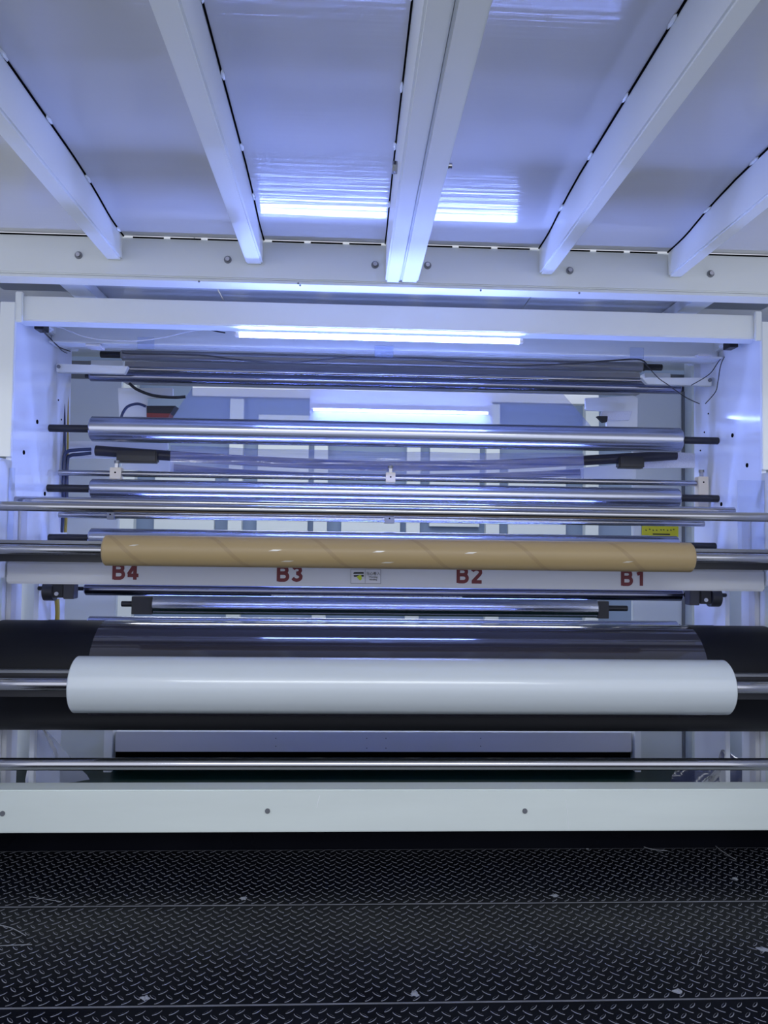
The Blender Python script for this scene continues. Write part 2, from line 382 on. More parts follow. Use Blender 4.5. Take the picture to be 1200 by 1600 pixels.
for px, py in ((152, 545), (1092, 560)):
    p = at(px, py, 3.30); box('mounting_lug', p.x-.03, p.x+.03, 3.24, 3.31, p.z-.004, p.z+.006, WW, B)
# led fixtures
def led(x0, x1, Y, Z, label, r=.0095, hood=False, m=None):
    t = root('tube_lamp', ((x0+x1)/2, Y, Z), label, 'lamp', None)
    box('lamp_housing', x0-.02, x1+.02, Y+.008, Y+.028, Z-.002, Z+.0165, WW, t, bev=.002)
    if hood:
        box('added_light_shield', x0-.02, x1+.02, Y-.036, Y-.032, Z-.012, Z+.034, BL, t, bev=.001)  # unseen shield added to keep the hidden lamp out of ceiling reflections
        box('mounting_bar', XL-.01, XR+.01, Y-.031, Y+.03, Z+.0-.02, Z-.012, GY, t, bev=.001)
    cyl('tube', x0, x1, Y, Z, r, m or LED, t, 16)
    cyl('end_cap', x0-.012, x0, Y, Z, r+.001, WW, t, 16); cyl('end_cap', x1, x1+.012, Y, Z, r+.001, WW, t, 16)
    return t
zl = Z_(592, 528.5, 2.99)
led(X_(374, 524, 2.99), X_(811, 535, 2.99), 2.99, zl, 'bright tube lamp under the white cross beam, nearest of the two lamps')
zl2 = Z_(626, 643, 5.3)
led(X_(490, 641, 5.3), X_(762, 646, 5.3), 5.3, zl2, 'bright tube lamp seen behind the clear film, farther of the two lamps', r=.0065)
led(-.95, 1.15, 3.16, CZ-.075, 'added unseen tube lamp behind the cardboard core, lighting the side frames', hood=True, r=.014)  # added lamp, throws blue light on the side frames
led(-.95, 1.15, 3.50, CZ-.62, 'added unseen tube lamp low behind the winding drum', hood=True, r=.014)  # added lamp for blue light on the lower side sheets
LED2 = emis('dim_added_light', LED_COL, 14.0)  # weak glow for the added lamp over the lamp beam
led(-.95, 1.15, 3.36, CZ+.985, 'added slim unseen tube lamp above the lamp beam', r=.006, m=LED2)  # added lamp that tints the inner ceiling blue
b2 = root('rear_lamp_beam', (.1, 5.36, zl2), 'pale beam behind the far tube lamp', 'beam')
box('beam_tube', X_(300, 640, 5.36), X_(935, 645, 5.36), 5.36, 5.44, zl2+.09, zl2+.17, W, b2)
box('reflector_board', X_(484, 640, 5.36), X_(769, 645, 5.36), 5.350, 5.359, zl2-.10, zl2+.16, WS, b2)
# ---------------------------------------------------------------- rollers
def roller(pl, pr, rpx, Y, m, label, name='guide_roller', cat='roller', shaft=None, sr=.35, sm=BL, group=None, ch=.006, collar=True):
    """pl / pr: (column, row) of the roller's axis at its left / right end"""
    x0, x1 = X_(*pl, Y), X_(*pr, Y); z = (Z_(*pl, Y)+Z_(*pr, Y))/2; r = rpx*Y/F
    t = root(name, ((x0+x1)/2, Y, z), label, cat, group)
    cyl('roller_body', x0, x1, Y, z, r, m, t, 64, ch=min(ch, r*.4))
    if shaft:
        s0, s1 = shaft
        s0 = XL if s0 == 'L' else X_(s0, pl[1], Y); s1 = XR if s1 == 'R' else X_(s1, pr[1], Y)
        cyl('shaft', s0, x0+.001, Y, z, r*sr, sm, t, 24, ch=.002); cyl('shaft', x1-.001, s1, Y, z, r*sr, sm, t, 24, ch=.002)
        if collar:
            cyl('collar', x1+.0005, x1+.012, Y, z, r*sr*1.25, sm, t, 24)
    return t, x0, x1, z, r
roller((190, 557), (1003, 571), 9.5, 3.72, TN, 'dull grey-brown roller with black shaft ends right under the lamp beam', shaft=(157, 1034), sr=.55, sm=BL)
roller((140, 592), (1063, 604), 8.0, 3.45, DR, 'dark polished roller between the two flat white brackets', shaft=(133, 1066), sr=.4)
roller((196, 579), (1010, 593), 4.6, 3.53, CH, 'slim polished bar above the dark roller', name='slim_bar', cat='bar', shaft=('L', 'R'), sr=.5, sm=CH, collar=False)
roller((143, 671), (1062, 687), 19.5, 3.33, AL, 'uppermost silver roller with black shaft ends, right below the clear film', shaft=('L', 'R'), sr=.3)
roller((143, 764), (1060, 778), 15.5, 3.33, AL, 'silver roller between the two thin white-block rods', shaft=('L', 'R'), sr=.38)
roller((141, 842), (1058, 852), 15.5, 3.36, AL, 'silver roller mostly hidden behind the cardboard core', shaft=('L', 'R'), sr=.38)
roller((133, 920), (1065, 929), 10, 3.26, DR, 'dark polished roller directly under the lettered beam', shaft=('L', 'R'), sr=.3)
r7 = roller((240, 944), (932, 950), 15, 4.42, AL, 'recessed silver roller with black end bearings under the lettered beam', shaft=(190, 980), sr=.3)
for px, py in ((223, 944), (941, 951)):
    p = at(px, py, 4.42); box('bearing', p.x-.055 if px < 500 else p.x-.035, p.x+.06 if px < 500 else p.x+.03, 4.39, 4.45, p.z-.055, p.z+.045, BL, r7[0])
roller((138, 973), (1058, 980), 10, 3.38, AL, 'silver roller just peeking over the black drum', shaft=('L', 'R'), sr=.4)
rbm = root('rear_cross_beam', (.1, 4.3, CZ+.9), 'grey-brown cross beam behind the topmost rollers', 'beam')
box('beam_tube', X_(194, 600, 4.3), X_(1000, 600, 4.3), 4.3, 4.36, Z_(600, 607, 4.3), Z_(600, 552, 4.3), mat('warm_grey_paint', (.30, .29, .28), .35), rbm)
# full-width rods
def rod(yl, yr, rpx, Y, m, label, xl=-1.9, xr=2.2, pl=None, pr=None, cat='rod', name='long_rod'):
    z = (Z_(0 if pl is None else pl, yl, Y)+Z_(1200 if pr is None else pr, yr, Y))/2
    x0 = xl if pl is None else X_(pl, yl, Y); x1 = xr if pr is None else X_(pr, yr, Y)
    t = root(name, ((x0+x1)/2, Y, z), label, cat); cyl('rod_bar', x0, x1, Y, z, rpx*Y/F, m, t, 32, ch=.001)
    return t, x0, x1, z
rod(784, 797, 6.5, 3.02, CH, 'dull steel tube just behind the polished full-width rod', pl=23, pr=1147, name='steel_tube', cat='tube')
rod(793, 806, 7.5, 2.72, CH, 'polished full-width rod crossing in front of the side frames, above the cardboard core')
rod(1194, 1194, 9.2, 2.75, CH, 'polished full-width rod low down, between drum and front rail')
def blocks_rod(yl, yr, pl, pr, Y, label, blocks, bm_, knob):
    t, x0, x1, z = rod(yl, yr, 4.6, Y, CH, label, pl=pl, pr=pr, name='clamp_rod')
    for px, w_, h0, h1 in blocks:
        x = X_(px, 750, Y)
        b = box('clamp_block', x-w_/2, x+w_/2, Y-.022, Y+.02, z-h0, z+h1, bm_, t, bev=.0015)
        disc_bolt('screw', Vector((x, Y-.022, z+.004)), .004, .001, DK, b, 8)
        if knob:
            k = box('knob_neck', x-.007, x+.007, Y-.007, Y+.007, z+h1, z+h1+.02, CH, t, bev=.001)
            cyl_b = cyl_bm(z+h1+.02-z, z+h1+.032-z, .012, 12, axis='Z'); link('knob', cyl_b, GY, t, Vector((x, Y, z))-t.location)
    return t
blocks_rod(740, 754, 92, 1088, 3.42, 'thin clamp rod with pale square blocks, below the bowed roller', ((182, .048, .024, .026), (610, .042, .020, .024), (1096, .046, .11, .03)), IV, True)
blocks_rod(805, 818, 92, 1100, 3.42, 'thin clamp rod with small dark blocks, behind the polished full-width rod', ((176, .03, .018, .018), (609, .045, .018, .018)), GY, False)
# ---------------------------------------------------------------- bowed rollers
def bowed(ctrl, rpx, Y, label, ends):
    p0 = at(ctrl[0][0], ctrl[0][1], Y)
    pts = [at(a, b, Y) for a, b in ctrl]
    t = root('bowed_roller', sum(pts, Vector())/len(pts), label, 'roller')
    tube('roller_body', pts, rpx*Y/F, BR, t, seg=20)
    return t, pts
bw, bp_ = bowed([(150, 704), (280, 713), (430, 722), (600, 728), (770, 726), (920, 719), (1056, 711)], 8, 3.52, 'upper bowed black spreader roller with thick dark ends', None)
for px, py, w_ in ((215, 713, .09), (985, 722, .06)):
    p = at(px, py, 3.50); box('end_sleeve', p.x-w_, p.x+w_, 3.48, 3.53, p.z-.03, p.z+.025, BL, bw, bev=.006)
bowed([(272, 730), (400, 740), (600, 746), (770, 744), (906, 738)], 5.5, 3.9, 'lower bowed dark spreader roller under the first', None)
# film web seen between the lamp and the top roller, and over the bowed rollers
def sheet(name, corners, m, label, cat, nu=24, nv=8, wav=.004, sag=0.):
    bm = bmesh.new(); P = [Vector(c) for c in corners]; c = sum(P, Vector())/4; g = []
    for j in range(nv+1):
        row = []
        for i in range(nu+1):
            u, v = i/nu, j/nv
            p = P[0]*(1-u)*(1-v)+P[1]*u*(1-v)+P[2]*u*v+P[3]*(1-u)*v
            p = p + Vector((0, wav*math.sin(u*31+v*5)*math.sin(v*9+u*7), -sag*math.sin(math.pi*u)+wav*.5*math.sin(u*23+v*3)))
            row.append(bm.verts.new(p-c))
        g.append(row)
    for j in range(nv):
        for i in range(nu): bm.faces.new((g[j][i], g[j][i+1], g[j+1][i+1], g[j+1][i]))
    o = link(name, bm, m, None, c, True); return tag(o, label, cat)
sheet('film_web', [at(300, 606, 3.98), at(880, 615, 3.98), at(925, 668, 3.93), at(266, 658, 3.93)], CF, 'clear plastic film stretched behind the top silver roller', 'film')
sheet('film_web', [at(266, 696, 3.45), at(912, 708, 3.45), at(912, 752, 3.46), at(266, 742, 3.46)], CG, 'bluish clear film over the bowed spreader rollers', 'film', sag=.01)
# ---------------------------------------------------------------- arms, brackets
def bracket(name, pts, Y, th, m, label, cat='bracket', bev=.002):
    o = pxprism(name, pts, Y, th, m, None, bev); return tag(o, label, cat)
lb = bracket('flat_bracket', [(88, 568), (200, 572), (194, 584), (88, 581)], 3.36, .03, W, 'flat white bracket bar jutting from the left side frame')
disc_bolt('bolt', at(92, 573, 3.36), .008, .006, GY, lb, 8)
rb = bracket('flat_bracket', [(1003, 590), (1113, 590), (1112, 603), (1012, 600)], 3.36, .03, W, 'flat white bracket bar jutting from the right side frame')
disc_bolt('bolt', at(1109, 594, 3.36), .009, .006, GY, rb, 8)
bracket('roller_arm', [(93, 689), (262, 689), (262, 702), (204, 716), (95, 716)], 3.56, .02, W, 'white arm plate holding the left end of the bowed roller')
bracket('roller_arm', [(1050, 706), (1101, 709), (1100, 731), (990, 731), (990, 722)], 3.56, .02, SP, 'speckled white arm plate at the right end of the bowed roller')
bracket('lower_arm', [(190, 718), (270, 718), (270, 737), (190, 734)], 3.86, .02, W, 'small white plate under the left part of the bowed roller')
bracket('lower_arm', [(908, 731), (980, 724), (994, 722), (994, 748), (910, 748)], 3.86, .02, W, 'small white plate with bolts under the right part of the bowed roller')
bracket('hanger_plate', [(184, 606), (270, 606), (270, 622), (230, 622), (228, 651), (186, 651)], 3.95, .02, W, 'white hanger plate beside the red and black box')
bracket('hanger_plate', [(915, 622), (990, 618), (997, 622), (996, 667), (948, 667), (948, 642), (915, 641)], 3.95, .02, W, 'white hanger plate with wire scraps at the right')
bracket('speckled_box', [(942, 642), (988, 642), (984, 656), (938, 656)], 3.90, .03, SP, 'small speckled box bolted to the right hanger plate', 'box')
bracket('black_wedge', [(933, 650), (950, 650), (949, 659), (943, 660)], 3.86, .03, BL, 'black wedge beside the speckled box', 'wedge')
rbx = root('red_box', at(250, 645, 3.85), 'small black box with dark red lower half behind the top roller', 'box')
pxprism('upper_half', [(229, 634), (274, 634), (266, 646), (229, 645)], 3.85, .08, BL, rbx); pxprism('lower_half', [(229, 645.2), (265.6, 646.2), (261, 656), (229, 656)], 3.85, .08, RX, rbx)
# ---------------------------------------------------------------- back frame
bf = root('back_frame', (0, 4.55, HF), 'white back frame panels either side of the central opening', 'panel')
YB = 4.55
zt_ = Z_(140, 592, YB); zb2 = HF
box('panel', -1.95, X_(187, 700, YB), YB, YB+.04, zb2, zt_, WB, bf)
box('panel', X_(990, 700, YB), X_(1065, 700, YB), YB, YB+.04, zb2, zt_, WB, bf)
box('panel', X_(1069, 700, YB), 2.5, YB-.1, YB, zb2, zt_+.3, WR, bf)
box('dark_slot', X_(1065, 700, YB), X_(1069, 700, YB), YB-.01, YB+.04, zb2, zt_, GY, bf, bev=0)
box('dark_box', -1.95, X_(139, 570, YB), YB+.05, YB+.12, zt_, ZP-.06, GY, bf)
box('dark_box', X_(1052, 580, YB), 2.5, YB+.05, YB+.12, zt_, ZP-.06, GY, bf)
box('upright', X_(140, 570, YB), X_(190, 570, YB), YB+.02, YB+.1, zt_, ZP-.06, W, bf)
box('upright', X_(1010, 580, YB), X_(1050, 580, YB), YB+.02, YB+.1, zt_, ZP-.06, W, bf)
zc1, zc0 = Z_(585, 1144, YB-.1), Z_(585, 1175, YB-.1)
lo = root('base_beam', (.1, YB-.1, zc0), 'grey base beam with tiny screw holes, seen low between drum and rod', 'beam')
box('beam_tube', X_(180, 1160, YB-.1), X_(987, 1160, YB-.1), YB-.1, YB-.02, zc0, zc1, WG, lo)
for px in (431, 573, 603, 751):
    for py in (1153.5, 1166 if px not in (573, 603) else 1169):
        disc_bolt('screw_hole', at(px, py, YB-.1), .003, .001, DK, lo, 6)
box('gap_shade', X_(180, 1160, YB), X_(987, 1160, YB), YB-.05, YB-.02, HF+.002, zc0-.002, DK, lo, bev=0)  # black sheet standing in for the shaded gap under the beam
for px0, px1, lab in ((164, 177, 'left'), (990, 1000, 'right')):
    o = box('base_post', X_(px0, 1160, YB-.1), X_(px1, 1160, YB-.1), YB-.12, YB-.02, HF, zc1+.02, W); tag(o, 'short white post at the %s end of the grey base beam' % lab, 'post')
# yellow notice plate
Yn = YB-.012
yl = root('notice_plate', at(1031, 815, Yn), 'yellow notice plate with black print on the right back panel', 'sign')
pxprism('plate', [(1003, 789), (1060, 790), (1060, 839), (1003, 836)], Yn, .006, YL, yl)
pxprism('print_line', [(1020, 833.5), (1047, 834), (1047, 836), (1020, 835.5)], Yn-.0015, .001, BP, yl)
for k in range(9):
    a = 1008+k*5.4+random.random()*2; b = 826+random.random()*2
    pxprism('print_mark', [(a, b), (a+2.6, b+.4), (a+2.2, b+2.2), (a+.4, b+1.4)], Yn-.0015, .001, BP, yl)
# ---------------------------------------------------------------- lettered beam
YBm = 2.92
BB, c0, c1 = cross('lettered_beam', 884, 918, YBm, .10, 'pale grey cross beam lettered B4, B3, B2, B1 in dark red', m=WG, x0=XL+.016, x1=XR-.016, bev=.006)
box('top_strip', XL+.018, XR-.018, YBm+.002, YBm+.09, c1+.0005, c1+.008, W, BB)
def arc(cx, cz, rx, rz, a0, a1, n=7): return [(cx+rx*math.cos(math.radians(a0+(a1-a0)*k/n)), cz+rz*math.sin(math.radians(a0+(a1-a0)*k/n))) for k in range(n+1)]
GL = {'B': [[(.10, 0), (.10, 1)], [(.1, .91), (.42, .91)]+arc(.42, .72, .20, .19, 80, -80)+[(.42, .53), (.1, .53)], [(.1, .53), (.44, .53)]+arc(.44, .31, .23, .22, 80, -80)+[(.44, .09), (.1, .09)]],
      '1': [[(.42, 0), (.42, 1)], [(.42, .9), (.30, .80), (.14, .74)]],
      '2': [arc(.36, .70, .27, .21, 165, -40)+[(.14, .10)], [(.06, .09), (.70, .09)]],
      '3': [arc(.34, .72, .23, .19, 160, -75), arc(.34, .30, .27, .21, 80, -160), [(.30, .53), (.42, .53)]],
      '4': [[(.48, 0), (.48, 1)], [(.48, .95), (.08, .33)], [(.03, .27), (.70, .27)]]}
def glyph(ch, x, z, h, par):
    bm = bmesh.new(); w_ = .112
    for kk, st_ in enumerate(GL[ch]):
        P = [Vector(p_) for p_ in st_]; L_, R_ = [], []
        for k, q in enumerate(P):
            t_ = (P[min(k+1, len(P)-1)]-P[max(k-1, 0)]).normalized(); n_ = Vector((-t_.y, t_.x))
            L_.append(q+n_*w_); R_.append(q-n_*w_)
        for k in range(len(P)-1):
            f = [bm.verts.new((v.x*h, -.0001*kk, v.y*h)) for v in (R_[k], R_[k+1], L_[k+1], L_[k])]; bm.faces.new(f)
    return link('lettering', bm, RD, par, Vector((x, YBm-.0012, z))-par.location)
for wd, px, pb in (('B4', 175.5, 905.5), ('B3', 432.5, 908.5), ('B2', 713.5, 911), ('B1', 970.5, 915)):
    p = at(px, pb, YBm-.001)
    glyph(wd[0], p.x, p.z, .060, BB); glyph(wd[1], p.x+.054, p.z, .060, BB)
lab = root('warning_label', at(572, 901, YBm-.002), 'small white warning label with yellow-green hand pictogram on the lettered beam', 'label')
pxprism('sticker', [(548, 889.5), (595, 890), (595, 912), (548, 911.5)], YBm-.0022, .001, LB, lab)
for pts in ([(570.2, 890), (570.8, 890), (570.8, 911.5), (570.2, 911.5)], [(548, 889.3), (595, 889.8), (595, 890.4), (548, 889.9)], [(548, 911), (595, 911.5), (595, 912.1), (548, 911.6)], [(547.8, 889.5), (548.5, 889.5), (548.5, 911.8), (547.8, 911.8)], [(594.5, 890), (595.2, 890), (595.2, 912), (594.5, 912)]):
    pxprism('frame_line', pts, YBm-.0034, .001, GY, lab)
pxprism('pictogram_roller', [(553.5, 894), (568.3, 894), (568.3, 896.6), (552, 896.8), (552.4, 895)], YBm-.0036, .001, BP, lab)
pxprism('pictogram_roller', [(552.5, 898.8), (568.3, 898.3), (568.3, 901), (564, 901), (553, 901.2)], YBm-.0036, .001, BP, lab)
pxprism('pictogram_hand', [(557.5, 900.8), (560.5, 899.4), (562.3, 898.2), (564.3, 898.6), (564.9, 901.5), (565.4, 904.8), (563, 907), (560.8, 905.6), (558.3, 902.8)], YBm-.0048, .001, LG, lab)
p = at(583, 898.2, YBm); text('label_text', '当心卷入', p.x, YBm-.0034, p.z, .0135, BP, lab, 1, 'CENTER')
p = at(583, 902.6, YBm); text('label_text', 'Warning', p.x, YBm-.0034, p.z, .0095, BP, lab, 1, 'CENTER')
p = at(583, 906.6, YBm); text('label_text', 'winding', p.x, YBm-.0034, p.z, .0095, BP, lab, 1, 'CENTER')
# bearing blocks under it
for s, xs, py, nm in ((1, [(67, 82), (78, 99), (99, 115)], 912, 'left'), (-1, [(1111, 1127), (1094, 1112), (1078, 1093)], 922, 'right')):
    Yk = 3.12; t = root('bearing_block', at((xs[0][0]+xs[2][1])/2, py+10, Yk), 'black bearing block with white bolt head under the lettered beam, %s side' % nm, 'bearing')
    c = at((xs[0][0]+xs[0][1])/2+s*4, py+11, Yk+.03)
    bm = cyl_bm(-.02, .02, .040, 32, axis='X'); link('flange_disc', bm, DG, t, c-t.location, True)
    a, b = at(xs[1][0], py, Yk), at(xs[1][1], py+22, Yk)
    h = box('housing', a.x, b.x, Yk, Yk+.05, b.z, a.z+.01, BL, t, bev=.004)
    disc_bolt('bolt_head', Vector(((a.x+b.x)/2, Yk, (a.z+b.z)/2-.012)), .008, .004, WW, h, 10)
    a, b = at(xs[2][0], py, Yk), at(xs[2][1], py+24, Yk); box('steel_box', a.x, b.x, Yk, Yk+.05, b.z, a.z, DG, t)
# reflection of a printed scale, built as a solid marked strip
Ys = 3.24
st = root('strip_reflection', at(573, 930, Ys), 'painted reflection, a narrow white strip with tiny dark marks under the lettered beam', 'strip')
pxprism('strip', [(424, 926.8), (722, 930.2), (722, 934), (424, 930.6)], Ys-.002, .001, LB, st)
bmm = bmesh.new()
k = 427
while k < 720:
    w_ = .8+random.random()*1.6; y = 926.8+(k-424)*3.4/298
    a, b = at(k, y+1, Ys), at(k+w_, y+2.6+random.random()*.6, Ys); bx(bmm, a.x-st.location.x, b.x-st.location.x, -.0035, -.0025, b.z-st.location.z, a.z-st.location.z)
    k += w_+1.2+random.random()*3
o = link('reflected_marks', bmm, BH, st); o['kind'] = 'stuff'
# ---------------------------------------------------------------- cardboard core on its shaft
Yc = 2.72
def core(pl, pr, rpx, Y, m, ri): 
    x0, x1 = X_(*pl, Y-.03), X_(*pr, Y-.03); z = (Z_(*pl, Y)+Z_(*pr, Y))/2
    return x0, x1, z, rpx*Y/F
x0, x1, z, r = core((160, 860), (1085, 871), 23.6, Yc, CB, .03)
t = root('cardboard_core', ((x0+x1)/2, Yc, z), 'long brown cardboard core with taped spiral seams on a steel shaft', 'tube')
cyl('core_tube', x0, x1, Yc, z, r, CB, t, 72, ch=.005, ri=.0215)
for px, py, w_ in ((426, 860, 14), (588, 862, 13), (732, 864, 13), (445, 877, 14), (602, 879, 14), (978, 878, 10), (205, 852, 9)):
    xa = X_(px-w_/2, py, Yc-r); xb = X_(px+w_/2, py, Yc-r); zz = Z_(px, py, Yc-r)-z; th = math.asin(max(-.95, min(.95, zz/r)))
    bm = bmesh.new(); vs = []
    for k in range(5):
        an = th-.05+.1*k/4
        vs.append([bm.verts.new((xx, -(r+.0006)*math.cos(an), (r+.0006)*math.sin(an))) for xx in (xa+.004*k-t.location.x, xb+.004*k-t.location.x)])
    for a, b in zip(vs, vs[1:]): bm.faces.new((a[0], a[1], b[1], b[0]))
    link('tape_patch', bm, TP, t)
sh = root('core_shaft', (.1, Yc, z), 'steel shaft through the cardboard core', 'shaft'); cyl('shaft_bar', -1.9, 2.2, Yc, z, .0165, CH, sh, 32)
g1 = root('dark_guard_beam', (.1, Yc+.07, z), 'black slotted guard beam behind the cardboard core', 'beam')
zA, zB = Z_(600, 851, Yc+.07), Z_(600, 884, Yc+.07)
box('guard_body', -1.9, 2.2, Yc+.07, Yc+.12, zB, zA-.012, BL, g1); box('guard_lip', -1.9, 2.2, Yc+.062, Yc+.12, zA-.011, zA, GY, g1)
# ---------------------------------------------------------------- drum, film wrap and white roll
Yd = 3.02
zT, zBt = Z_(600, 968+5, Yd), Z_(600, 1140, Yd); zd = (zT+zBt)/2; rd = (zT-zBt)/2*.992
dr = root('winding_drum', (.1, Yd, zd), 'large black rubber winding drum spanning the machine', 'drum')
dx0 = X_(2, 1000, Yd-rd*.6)
cyl('drum_body', XL-.055, XR+.055, Yd, zd, rd, RB, dr, 128, ch=.02)
fx0, fx1 = X_(165, 975, Yd), X_(1072, 982, Yd)
bm = bmesh.new(); rr = rd+.0015; rows = []
for k in range(49):
    an = math.radians(-35+ k*(200/48)); e = .0
    rows.append([bm.verts.new((fx0+(fx1-fx0)*i/30, -rr*math.cos(an), rr*math.sin(an))) for i in range(31)])
for a, b in zip(rows, rows[1:]):
    for i in range(30): bm.faces.new((a[i], a[i+1], b[i+1], b[i]))
fwp = link('film_wrap', bm, FD, None, Vector((0, Yd, zd)), True); tag(fwp, 'glossy dark clear film wrapped over the middle of the black drum', 'film')
zw_ = (Z_(105, 1076, 2.64)+Z_(1151, 1080, 2.64))/2
rw = 42.6*2.64/F
Yw = Yd-math.sqrt((rd+rw+.006)**2-(zw_-zd)**2)
x0, x1 = X_(105, 1076, Yw-rw*.9), X_(1151, 1080, Yw-rw*.9)
wr = root('white_film_roll', ((x0+x1)/2, Yw, zw_), 'wide roll of milky white plastic film resting against the black drum', 'roll')
cyl('wound_film', x0, x1, Yw, zw_, rw*Yw/2.64, WF, wr, 96, ch=.004, ri=.06)
cyl('core_tube', x0+.002, x1-.002, Yw, zw_, .0598, CB, wr, 48, ri=.030)
sh2 = root('roll_shaft', (.1, Yw, zw_), 'steel shaft through the white film roll', 'shaft'); cyl('shaft_bar', -1.9, 2.2, Yw, zw_, .021, CH, sh2, 32)
for a, b, s_ in ((XL+.016, x0-.012, 'left'), (x1+.012, XR-.016, 'right')):
    g2 = root('dark_guard_beam', ((a+b)/2, Yw+.03, zw_), 'short black guard beam behind the shaft %s of the white film roll' % s_, 'beam')
    box('guard_body', a, b, Yw+.03, Yw+.06, zw_-.05, zw_+.032, BL, g2); box('guard_lip', a, b, Yw+.026, Yw+.06, zw_+.0325, zw_+.042, GY, g2)
# ---------------------------------------------------------------- front rail
Yr = 2.67
zr0, zr1 = Z_(600, 1300, Yr), Z_(600, 1234, Yr)
fr = root('front_rail', (.1, Yr, zr0), 'broad white front rail above the tread plates', 'rail')
box('rail_tube', -1.9, 2.2, Yr, Yr+.085, zr0, zr1, WR, fr, bev=.004)
for px, py in ((4, 1271), (418, 1267), (820, 1267)):
    disc_bolt('screw', at(px, py, Yr), .009, .003, GY, fr, 10)
kp = box('kick_plate', XL+.02, XR-.02, 2.835, 2.85, HF, zr1-.06, TR); tag(kp, 'plain dark kick plate below the white front rail', 'plate')
# ---------------------------------------------------------------- tread plates
def lug_mesh(sgn):
    me = bpy.data.meshes.new('lug'); L, Wd, H = .0140, .0044, .0009
    out, top = [], []
    for k in range(10):
        a = 2*math.pi*k/10; c_, s_ = math.cos(a), math.sin(a)
        u, v = L*c_, Wd*s_*(1-.25*abs(c_))
        out.append((u, v)); top.append((u*.89, v*.60))
    q = math.pi/4*sgn
    R = lambda u, v: (u*math.cos(q)-v*math.sin(q), u*math.sin(q)+v*math.cos(q))
    vs = [(*R(*p_), .0) for p_ in out]+[(*R(*p_), H) for p_ in top]
    fs = [(k, (k+1) % 10, 10+(k+1) % 10, 10+k) for k in range(10)]+[tuple(range(10, 20))]
    return vs, fs
LM = {s: lug_mesh(s) for s in (1, -1)}
LME = {}
for s in (1, -1):
    me = bpy.data.meshes.new('lug'); me.from_pydata(LM[s][0], [], LM[s][1]); me.materials.append(TW); me.materials.append(TE)
    me.polygons[10].material_index = 1; LME[s] = me
def tread(y0, y1, label, off):
    x0, x1 = -1.75, 2.05
    t = root('tread_plate', (.1, (y0+y1)/2, -.012), label, 'floor plate')
    box('plate', x0, x1, y0+.0012, y1-.0012, -.012, 0, TR, t, bev=.001)
    for ye in (y0+.0022, y1-.0022):
        box('pale_edge', x0, x1, ye-.0009, ye+.0009, -.002, .0003, TW, t, bev=0)  # thin pale strip along each plate edge
    P = .039; lugs = []
    ny = int((y1-y0-.02)/P)
    for j in range(ny+1):
        for i in range(int((x1-x0)/P)):
            x, y = x0+.02+i*P+off, y0+.018+j*P
            lugs.append((x, y, 1))
            if y+P/2 < y1-.012: lugs.append((x+P/2, y+P/2, -1))
    def inview(l):
        v = Vector((l[0], l[1], -CZ)); d = v.dot(fw); a = v.dot(rt)/d*F+600; b = 800-v.dot(up)/d*F
        return 0 < a < 1200 and b < 1600
    vis = sorted([l for l in lugs if inview(l)], key=lambda l: (l[0]-.05)**2*.15+(l[1]-y0)**2*3)
    first = vis[:300]; ids = set(first)
    for (x, y, s) in first:
        o = bpy.data.objects.new('lug', LME[s]); o.parent = t; o.location = Vector((x, y, 0))-t.location; C.objects.link(o)
    V, Fs, mi = [], [], []
    for l in lugs:
        if l in ids: continue
        vs, fs = LM[l[2]]; n = len(V)
        V += [(a+l[0]-t.location.x, b+l[1]-t.location.y, c-t.location.z) for a, b, c in vs]
        Fs += [tuple(n+k for k in f) for f in fs]; mi += [0]*10+[1]
    me = bpy.data.meshes.new('lugs'); me.from_pydata(V, [], Fs); me.materials.append(TW); me.materials.append(TE); me.polygons.foreach_set('material_index', mi)
    o = bpy.data.objects.new('lugs', me); C.objects.link(o); o.parent = t; o['kind'] = 'stuff'
    return t
t1 = tread(1.39, 1.902, 'nearest black tread plate at the bottom of the picture', .006)
t2 = tread(1.902, 2.41, 'middle black tread plate between the two seams', .0)
t3 = tread(2.41, 2.83, 'farthest black tread plate ending under the white rail', .011)
t0 = box('platform_base', -1.75, 2.05, .9, 2.83, HF, -.0125, DK, bev=0); tag(t0, 'black raised platform base under the tread plates', 'platform')
bn = box('tread_plate', -1.75, 2.05, .9, 1.3895, -.012, 0, TR); tag(bn, 'black plate edge below the camera, in front of the nearest tread plate', 'floor plate')
# dusty screws and debris
def blob(name, px, py, rad, m, label, cat, parent=None, h=.003, grp=None):
    p = at(px, py, 1.9); d = p-Vector((0, 0, CZ)); p = Vector((0, 0, CZ))+d*(CZ/-d.z); p.z = .0005
    bm = bmesh.new(); n = 14; c = bm.verts.new((0, 0, h)); ring = []
    for k in range(n):
        a = 2*math.pi*k/n; rr = rad*(.5+random.random()*.6); ring.append(bm.verts.new((rr*math.cos(a), rr*math.sin(a), .0)))
    mid = [bm.verts.new((v.co.x*.5, v.co.y*.5, h*.8*random.random()+.0006)) for v in ring]
    for k in range(n):
        bm.faces.new((ring[k], ring[(k+1) % n], mid[(k+1) % n], mid[k])); bm.faces.new((mid[k], mid[(k+1) % n], c))
    if parent is not None: return link(name, bm, m, parent, p-parent.location)
    return tag(link(name, bm, m, None, p), label, cat, grp)
for px, py, pa in ((380, 1404, t2), (867, 1400, t2), (226, 1560, t1), (648, 1553, t1), (1057, 1549, t1)):
    blob('dusty_screw', px, py, .014, DU, None, None, pa, .004)
def thread(name, pts, r, m, label, cat, grp=None):
    P = []
    for px, py in pts:
        p = at(px, py, 1.9); d = p-Vector((0, 0, CZ)); q = Vector((0, 0, CZ))+d*(CZ/-d.z); q.z = .003+r; P.append(q)
    return tube(name, P, r, m, None, label, cat, grp, 5)
